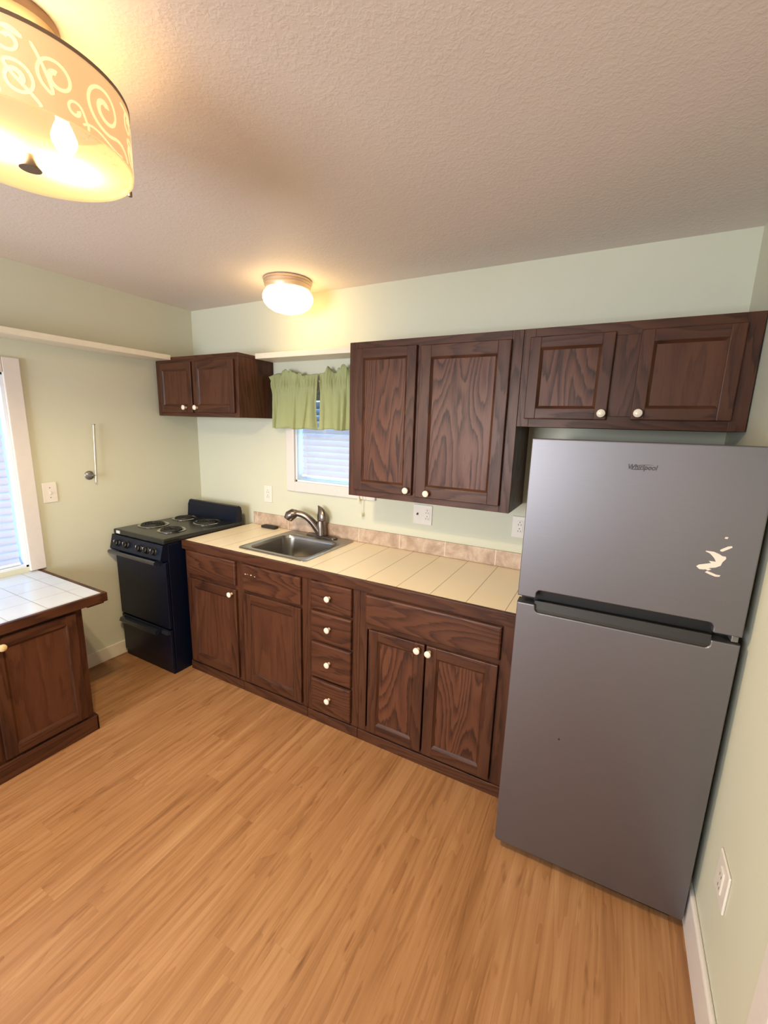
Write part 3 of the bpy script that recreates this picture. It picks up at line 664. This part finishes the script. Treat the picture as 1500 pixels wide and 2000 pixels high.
o = mb.build('wood_edge', ic); o['label'] = 'dark stained wood edging'

# ------------------------------------------------------------------ blinds
def slat_mesh(mb, a0, a1, zlist, depth, tilt, place, m='slat'):
    for i, z in enumerate(zlist):
        prof = []
        for k in range(7):
            s = (k/6-0.5); prof.append((s*depth*math.cos(tilt), z + s*depth*math.sin(tilt) + 0.004*(1-4*s*s)))
        prof2 = [(d, zz-0.0026) for d, zz in prof[::-1]]
        ring = prof+prof2
        mb.rings([[place(a0, d, zz) for d, zz in ring], [place(a1, d, zz) for d, zz in ring]], m)
bl = thing('window_blind', (-0.045, -1.74, LZ0), 'white horizontal slat blind covering the large left window', 'blind')
pl = lambda a, d, z: (-0.045+d, a, z)
zs = [0.842+0.0435*i for i in range(24)]
mb = MB(); slat_mesh(mb, LY0+0.045, LY1-0.026, zs, 0.050, math.radians(-66), pl); mb.build('slats', bl, True)
mb = MB(); mb.box(-0.075, -0.012, LY0+.016, LY1-.016, 1.852, 1.898, 'vinyl', .004); mb.build('head_rail', bl)
mb = MB(); mb.box(-0.070, -0.020, LY0+.045, LY1-.026, 0.814, 0.828, 'vinyl', .004); mb.build('bottom_rail', bl)
for y in (LY0+.17, -1.74, LY1-.17):
    for x in (-0.013, -0.077): mb = MB(); mb.tube([(x, y, 0.826), (x, y, 1.86)], 0.0012, 'cord', 6); mb.build('ladder_cord', bl)
mb = MB(); mb.box(-0.078, -0.004, LY1-.0155, LY1-.0125, 1.846, 1.9, 'greym', .001); mb.box(-0.008, -0.004, LY1-.040, LY1-.0155, 1.846, 1.9, 'greym', .001); mb.build('end_bracket', bl)
bl = thing('window_blind', (1.31, 0.05, WZ0), 'white horizontal slat blind in the sink window under the green valance', 'blind')
pl = lambda a, d, z: (a, 0.048-d, z)
zs = [1.352+0.0415*i for i in range(12)]
mb = MB(); slat_mesh(mb, 1.045, WX1-0.018, zs, 0.050, math.radians(-66), pl); mb.build('slats', bl, True)
mb = MB(); mb.box(WX0+.016, WX1-.016, 0.020, 0.078, 1.838, 1.880, 'vinyl', .004); mb.build('head_rail', bl)
mb = MB(); mb.box(1.045, WX1-.018, 0.024, 0.074, 1.312, 1.328, 'vinyl', .004); mb.build('bottom_rail', bl)
for x in (1.10, 1.52):
    for y in (0.014, 0.083): mb = MB(); mb.tube([(x, y, 1.32), (x, y, 1.845)], 0.0012, 'cord', 6); mb.build('ladder_cord', bl)
pcd = MB()
for dx, zb in ((0.0, 1.222), (0.022, 1.122)):
    pcd.tube([(1.572+dx, 0.012, 1.845), (1.574+dx, -0.012, 1.82), (1.574+dx, -0.026, 1.60), (1.566+dx, -0.028, 1.30), (1.560+dx, -0.030, zb)], 0.0017, 'cord', 6)
pc = pcd.build('pull_cord', bl)
for dx, zb in ((0.0, 1.222), (0.022, 1.122)):
    mb = MB(); mb.lathe([(0.003, 0.030), (0.006, 0.022), (0.009, 0.004), (0.0085, 0.0), (0.0, -.001)], (1.560+dx, -0.030, zb-.028), 'cord', seg=14); mb.build('tassel', pc, True)

# valance: rod + two gathered panels
mb = MB(); mb.tube([(0.895, -0.045, 1.955), (1.725, -0.045, 1.955)], 0.006, 'rodm', 12)
mb.tube([(0.895, -0.0005, 1.955), (0.895, -0.045, 1.955)], 0.006, 'rodm', 10); mb.tube([(1.725, -0.0005, 1.955), (1.725, -0.045, 1.955)], 0.006, 'rodm', 10)
tag(mb.build('curtain_rod', None, True), 'thin curtain rod holding the gathered green valance panels', 'curtain rod')
def valance(x0, x1, label, seed, peaks, gapside):
    rnd = random.Random(seed); NX = 220; L = x1-x0
    levels = [1.648, 1.66, 1.68, 1.70, 1.73, 1.77, 1.81, 1.85, 1.88, 1.905, 1.925, 1.937, 1.946, 1.955, 1.964, 1.973, 1.982, 1.991, 2.0]
    folds = []; c = 0.0                                   # irregular hanging folds: centre, width, depth, lean, top fade
    while c < L:
        w_ = rnd.uniform(0.010, 0.034); folds.append((c, w_, rnd.uniform(0.016, 0.052), rnd.uniform(-0.05, 0.05), rnd.uniform(0.2, 1.0))); c += w_*rnd.uniform(2.3, 3.6)
    gath = []; c = 0.0                                    # fine gathers where the rod runs through
    while c < L:
        w_ = rnd.uniform(0.004, 0.010); gath.append((c, w_, rnd.uniform(0.007, 0.018), rnd.uniform(-0.12, 0.12))); c += w_*rnd.uniform(2.2, 3.6)
    flaps = []; c = 0.0
    while c < L:
        w_ = rnd.uniform(0.012, 0.030); flaps.append((c, w_, rnd.uniform(-0.020, 0.034), rnd.uniform(-0.012, 0.034))); c += w_*rnd.uniform(1.8, 2.8)
    g = lambda q: math.exp(-q*q)
    rows = []
    for z in levels:
        row = []; low = max(0.0, min(1.0, (1.937-z)/0.289)); up = max(0.0, (z-1.964)/0.036)
        for i in range(NX+1):
            u = i/NX; s_ = u*L; d = 0.0105; dx = 0.0
            near = g((z-1.945)/0.045)
            for c, w_, a, ln in gath: d += a*g((s_-c-ln*(z-1.95))/w_)*near
            if low > 0:
                k = low**0.55
                for c, w_, a, ln, tf in folds:
                    e = s_-c-ln*(1.94-z); q = g(e/(w_*(0.75+0.4*low)))*k*(tf+(1-tf)*low)
                    d += a*q; dx += 0.85*e*q
                d += 0.004*math.sin(z*70+s_*50)*low*(1-low)
            h = 0.0
            if up > 0:
                for c, w_, a, hh in flaps:
                    e = g((s_-c)/w_); d += a*e*up; h += hh*e; dx += 0.5*(s_-c)*e*up
                for pu, ph_, pw in peaks: h += ph_*g((u-pu)/pw)
            x = x0+s_+dx
            if gapside == 'R':
                x -= 0.030*low*(1-low)*2.2*max(0, (u-0.8)/0.2)
                if u < 0.14: x -= (0.026*up+0.008*near)*(1-u/0.14) - 0.012*low*(1-u/0.14)
            else: x += 0.010*low*max(0, (0.15-u)/0.15)
            zz = z + h*up
            if z <= 1.70: zz += 0.005*math.sin(s_*37+seed)*(1.70-z)/0.052
            row.append((x, -0.045-max(d, -0.018), zz))
        rows.append(row)
    mb = MB(); mb.rings(rows, 'cloth', False, False, closed=False)
    o = mb.build('valance', None, True); m = o.modifiers.new('cloth_thickness', 'SOLIDIFY'); m.thickness = 0.0014; m.offset = 0
    return tag(o, label, 'curtain', 'green valance panels over the sink window')
valance(0.868, 1.252, 'green valance panel left of the narrow gap over the sink window', 3, [(0.03, 0.006, .05), (0.30, 0.022, .07), (0.50, 0.012, .04)], 'R')
valance(1.276, 1.735, 'green valance panel right of the gap, partly behind the tall cabinet', 11, [(0.12, 0.045, .05), (0.40, 0.035, .06), (0.7, 0.02, .08)], 'L')

# ------------------------------------------------------------------ ceiling lights
gl = thing('ceiling_light', (1.19, -0.262, H), 'small flush ceiling light with white opal globe near the back wall', 'ceiling light')
mb = MB(); mb.lathe([(0.128, 0.0), (0.139, -.004), (0.141, -.012), (0.136, -.016), (0.139, -.021), (0.136, -.026), (0.133, -.031), (0.135, -.036), (0.131, -.042), (0.128, -.056), (0.10, -.058)], (1.19, -0.262, H-.0005), 'brass', seg=56); mb.build('base_ring', gl, True)
mb = MB()
prof = [(0.118, -.0575), (0.128, -.062), (0.140, -.075), (0.146, -.092), (0.146, -.108), (0.138, -.130), (0.120, -.150), (0.092, -.167), (0.055, -.178), (0.0, -.182)]
mb.lathe(prof, (1.19, -0.262, H), 'globe', seg=56); o = mb.build('globe', gl, True); o['label'] = 'glowing white glass globe'

LX, LY, LR, LZT, LZB = 1.774, -1.802, 0.203, 2.388, 2.250
lf = thing('ceiling_light', (LX, LY, H), 'large semi-flush drum ceiling light with swirl patterned amber glass', 'ceiling light')
mb = MB(); mb.lathe([(0.080, 0.0), (0.082, -.004), (0.080, -.020), (0.070, -.028), (0.020, -.034), (0.012, -.050)], (LX, LY, H-.0005), 'nickel', seg=40); mb.build('canopy', lf, True)
mb = MB(); mb.lathe([(0.006, 0.0), (0.006, 0.120)], (LX, LY, LZT-.018), 'nickel', seg=12)
for a in range(3):
    q = math.radians(a*120+18); mb.tube([(LX, LY, LZT-.010), (LX+(LR-.006)*math.cos(q), LY+(LR-.006)*math.sin(q), LZT-.010)], 0.0035, 'nickel', 8)
mb.build('stem', lf, True)
mb = MB(); mb.lathe([(LR, LZT), (LR, LZB+.004), (LR-.004, LZB+.004), (LR-.004, LZT), (LR, LZT)], (LX, LY, 0), 'shade', seg=96, cap0=False, cap1=False); sh = mb.build('drum_shade', lf, True)
mb = MB(); mb.lathe([(LR+.0012, LZT+.001), (LR+.0012, LZT-.006), (LR-.005, LZT-.006), (LR-.005, LZT+.001), (LR+.0012, LZT+.001)], (LX, LY, 0), 'nickel', seg=96, cap0=False, cap1=False); o = mb.build('top_rim', lf, True)
mb = MB(); mb.lathe([(LR-.001, LZB+.0035), (LR-.001, LZB), (LR-.006, LZB-.002), (0.10, LZB-.0045), (0.012, LZB-.005), (0.012, LZB-.001), (LR-.010, LZB+.0035), (LR-.001, LZB+.0035)], (LX, LY, 0), 'diff', seg=96, cap0=False, cap1=False); mb.build('bottom_diffuser', lf, True)
mb = MB(); mb.lathe([(0.0235, LZB-.004), (0.024, LZB-.008), (0.0235, LZB-.024), (0.021, LZB-.027), (0.0, LZB-.0275)], (LX, LY, 0), 'nickel', seg=28); o = mb.build('finial', lf, True)
for a in range(3):
    q = math.radians(a*120+76); cx, cy = LX+(LR)*math.cos(q), LY+(LR)*math.sin(q)
    mb = MB(); mb.lathe([(0.005, 0), (0.0055, .010), (0.003, .014)], (cx, cy, LZB-.007), 'nickel', seg=10); mb.build('shade_clip', lf, True)
# etched swirls: spiral ribbons lying on the outside of the drum
def on_drum(th, z): return Vector((LX+(LR+.0005)*math.cos(th), LY+(LR+.0005)*math.sin(th), z))
def ribbon(mb, pts, wd):
    """pts: (theta*R, z) pairs in metres on the unrolled drum"""
    rs = []
    n = len(pts)
    for i, (a, z) in enumerate(pts):
        a0, z0 = pts[max(0, i-1)]; a1, z1 = pts[min(n-1, i+1)]
        dx, dz = a1-a0, z1-z0; L = math.hypot(dx, dz) or 1; nx_, nz_ = -dz/L, dx/L
        h = (wd[i] if isinstance(wd, list) else wd)/2
        zc = lambda q: min(max(q, LZB+.005), LZT-.007)
        p, q = on_drum((a+nx_*h)/LR, zc(z+nz_*h)), on_drum((a-nx_*h)/LR, zc(z-nz_*h))
        c0 = Vector((LX, LY, 0)); 
        inn = lambda v: v + (Vector((LX, LY, v.z))-v).normalized()*0.0014
        rs.append([p, q, inn(q), inn(p)])
    mb.rings(rs, 'swirl')
def spiral(mb, ca, cz, r0, turns, start, dirn, wd=0.0045, tail=None, r_in=0.006):
    r0 *= 1.28; wd *= 1.25; n = int(26*turns)+6; pts = []; ws = []
    for i in range(n+1):
        t_ = i/n; r = r_in+(r0-r_in)*t_**0.85; a = start+dirn*turns*2*math.pi*t_
        pts.append((ca+r*math.cos(a), cz+r*math.sin(a))); ws.append(wd*(1.9-0.9*min(1, t_*2.2)))
    if tail:
        x0, z0 = pts[-1]; x1, z1 = pts[-2]; d = Vector((x0-x1, z0-z1)).normalized()*0.03
        for p_ in bez((x0, z0, 0), (x0+d.x, z0+d.y, 0), (tail[0], tail[1]+.01, 0), (tail[0], tail[1], 0), 12)[1:]:
            pts.append((p_.x, p_.y)); ws.append(wd)
    ribbon(mb, pts, ws)
mb = MB(); span = 2*math.pi*LR; reps = 5; st_ = span/reps; zc = LZB+0.064
for k in range(reps):
    b0 = k*st_ + 0.02
    spiral(mb, b0+.045, zc+.006, 0.036, 1.7, 0.8, 1, .0048, (b0+.115, LZB+.008))
    spiral(mb, b0+.135, zc+.030, 0.018, 1.25, 2.4, -1, .0038, (b0+.100, zc+.052))
    spiral(mb, b0+.142, zc-.026, 0.022, 1.4, -0.6, 1, .0042, (b0+.175, LZB+.006))
    spiral(mb, b0+.205, zc+.004, 0.026, 1.4, 1.7, 1, .0042, (b0+.168, zc+.040))
    spiral(mb, b0+.232, zc-.034, 0.012, 1.0, 0.2, -1, .0034, (b0+.255, LZB+.006))
    ribbon(mb, [(p_.x, p_.y) for p_ in bez((b0-.01, LZB+.012, 0), (b0+.02, LZB+.034, 0), (b0+.05, LZB-.006, 0), (b0+.09, LZB+.007, 0), 14)], .0038)
o = mb.build('etched_swirls', sh); o['label'] = 'lighter etched swirl pattern'
for a in (math.radians(74), math.radians(254)):
    bx, by, bz = LX+0.070*math.cos(a), LY+0.070*math.sin(a), 2.312
    mb = MB(); mb.lathe([(0.0, -.030), (0.016, -.026), (0.025, -.010), (0.026, .002), (0.018, .024), (0.013, .034), (0.013, .050), (0.0, .050)], (bx, by, bz), 'bulb', seg=24); mb.build('bulb', lf, True)
    l = bpy.data.lights.new('bulb_light', 'SPOT'); l.energy = SPOT_W; l.color = LAMP; l.shadow_soft_size = 0.03; l.spot_size = math.radians(160); l.spot_blend = 0.35
    lo_ = bpy.data.objects.new('bulb_light', l); lo_.location = (bx, by, bz-0.034); C.objects.link(lo_)
    l = bpy.data.lights.new('bulb_light', 'POINT'); l.energy = BULB_W; l.color = LAMP; l.shadow_soft_size = 0.03
    lo_ = bpy.data.objects.new('bulb_light', l); lo_.location = (bx, by, bz-0.036); C.objects.link(lo_)

# ------------------------------------------------------------------ outlets and switches
def plate_back(x0, x1, z0, z1, label, kinds, name, cat):
    r = thing(name, ((x0+x1)/2, 0, (z0+z1)/2), label, cat)
    mb = MB(); mb.box(x0, x1, -0.0065, -0.0003, z0, z1, 'plate', 0.003); mb.build('cover_plate', r)
    n = len(kinds); zc = (z0+z1)/2
    for i, kd in enumerate(kinds):
        xc = x0+(x1-x0)*(i+0.5)/n
        if kd == 'o':
            mb = MB(); mb.prism(rrect(xc-.017, xc+.017, zc-.036, zc+.036, .006), lambda u, v, d: (u, d, v), -0.006, -0.0085, 'plate', .001); rc_ = mb.build('receptacle', r)
            for s_ in (-1, 1):
                cz = zc+s_*0.018
                for q in (-1, 1): mb = MB(); mb.box(xc+q*.00725-.0013, xc+q*.00725+.0013, -.0090, -.0070, cz-.009, cz+.001, 'slot'); mb.build('slot', rc_)
                mb = MB(); mb.lathe([(0.003, 0), (0.003, .002)], (xc, -.0070, cz+.010), 'slot', (0, -1, 0), 10); mb.build('ground_hole', rc_)
        else:
            mb = MB(); mb.box(xc-.006, xc+.006, -.0080, -.006, zc-.013, zc+.013, 'plate', .001); mb.prism([(-.007, zc-.002), (-.007, zc+.010), (-.020, zc+.003), (-.020, zc-.003)], lambda u, v, d: (d, u, v), xc-.004, xc+.004, 'slot' if len(kinds) > 1 else 'plate'); mb.build('toggle', r)
    return r
plate_back(0.708, 0.786, 1.095, 1.222, 'white outlet plate on the back wall just left of the sink window', ['o'], 'wall_outlet', 'outlet')
plate_back(1.943, 2.068, 1.094, 1.216, 'wide white switch and outlet plate under the tall wall cabinet', ['s', 'o'], 'wall_outlet', 'outlet')
plate_back(2.545, 2.628, 1.096, 1.216, 'white outlet plate half hidden by the refrigerator edge', ['o'], 'wall_outlet', 'outlet')
def plate_side(xw, s, yc, zc, label, w_=0.076, h_=0.122):
    """plate on a side wall; s=+1 faces +x"""
    r = thing('light_switch' if s > 0 else 'wall_outlet', (xw, yc, zc), label, 'switch' if s > 0 else 'outlet')
    X = lambda a, b: (min(xw+s*a, xw+s*b), max(xw+s*a, xw+s*b))
    mb = MB(); x0, x1 = X(.0003, .007); mb.box(x0, x1, yc-w_/2, yc+w_/2, zc-h_/2, zc+h_/2, 'plate', 0.003); mb.build('cover_plate', r)
    if s > 0:
        mb = MB(); x0, x1 = X(.006, .0075); mb.box(x0, x1, yc-.006, yc+.006, zc-.013, zc+.013, 'plate', .0005); mb.prism([(xw+.007, zc-.008), (xw+.007, zc+.004), (xw+.019, zc+.000), (xw+.019, zc-.006)], lambda u, v, d: (u, d, v), yc-.004, yc+.004, 'plate'); mb.build('toggle', r)
        for q in (-1, 1):
            mb = MB(); mb.lathe([(0.003, 0), (0.0026, .0012)], (xw+.0068, yc, zc+q*.030), 'slot', (1, 0, 0), 10); mb.build('screw', r)
    else:
        mb = MB(); x0, x1 = X(.006, .010); mb.box(x0, x1, yc-.017, yc+.017, zc-.036, zc+.036, 'plate', .003); rc_ = mb.build('receptacle', r)
        x0, x1 = X(.0095, .0105)
        for q in (-1, 1):
            cz = zc+q*.018
            for e in (-1, 1): mb = MB(); mb.box(x0, x1, yc+e*.00725-.0013, yc+e*.00725+.0013, cz-.008, cz+.001, 'slot'); mb.build('slot', rc_)
    return r
plate_side(0.0, 1, -1.082, 1.228, 'white toggle switch plate on the left wall beside the large window')
plate_side(XW, -1, -1.034, 0.436, 'white outlet plate low on the right wall beside the refrigerator', 0.104, 0.126)

# upright rod with round mount on the left wall
hr = thing('wall_rod', (0.03, -0.82, 1.30), 'thin upright metal rod with round grey mount on the left wall', 'rod')
mb = MB(); mb.lathe([(0.028, 0.0005), (0.029, .006), (0.024, .012), (0.012, .016), (0.009, .030)], (0, -0.851, 1.314), 'greym', (1, 0, 0), 28); mb.build('round_mount', hr, True)
mb = MB(); mb.tube([(0.024, -0.851, 1.314), (0.030, -0.842, 1.314), (0.030, -0.826, 1.314)], 0.005, 'greym', 10); mb.build('arm', hr, True)
mb = MB(); mb.tube([(0.030, -0.826, 1.268), (0.030, -0.806, 1.640)], 0.0065, 'rodm', 12); mb.build('upright', hr, True)
mb = MB(); mb.lathe([(0.010, 0), (0.010, .004)], (0.030, -0.806, 1.638), 'greym', seg=14); mb.build('end_cap', hr, True)

for o in bpy.data.objects:
    if '_local' in o: del o['_local']
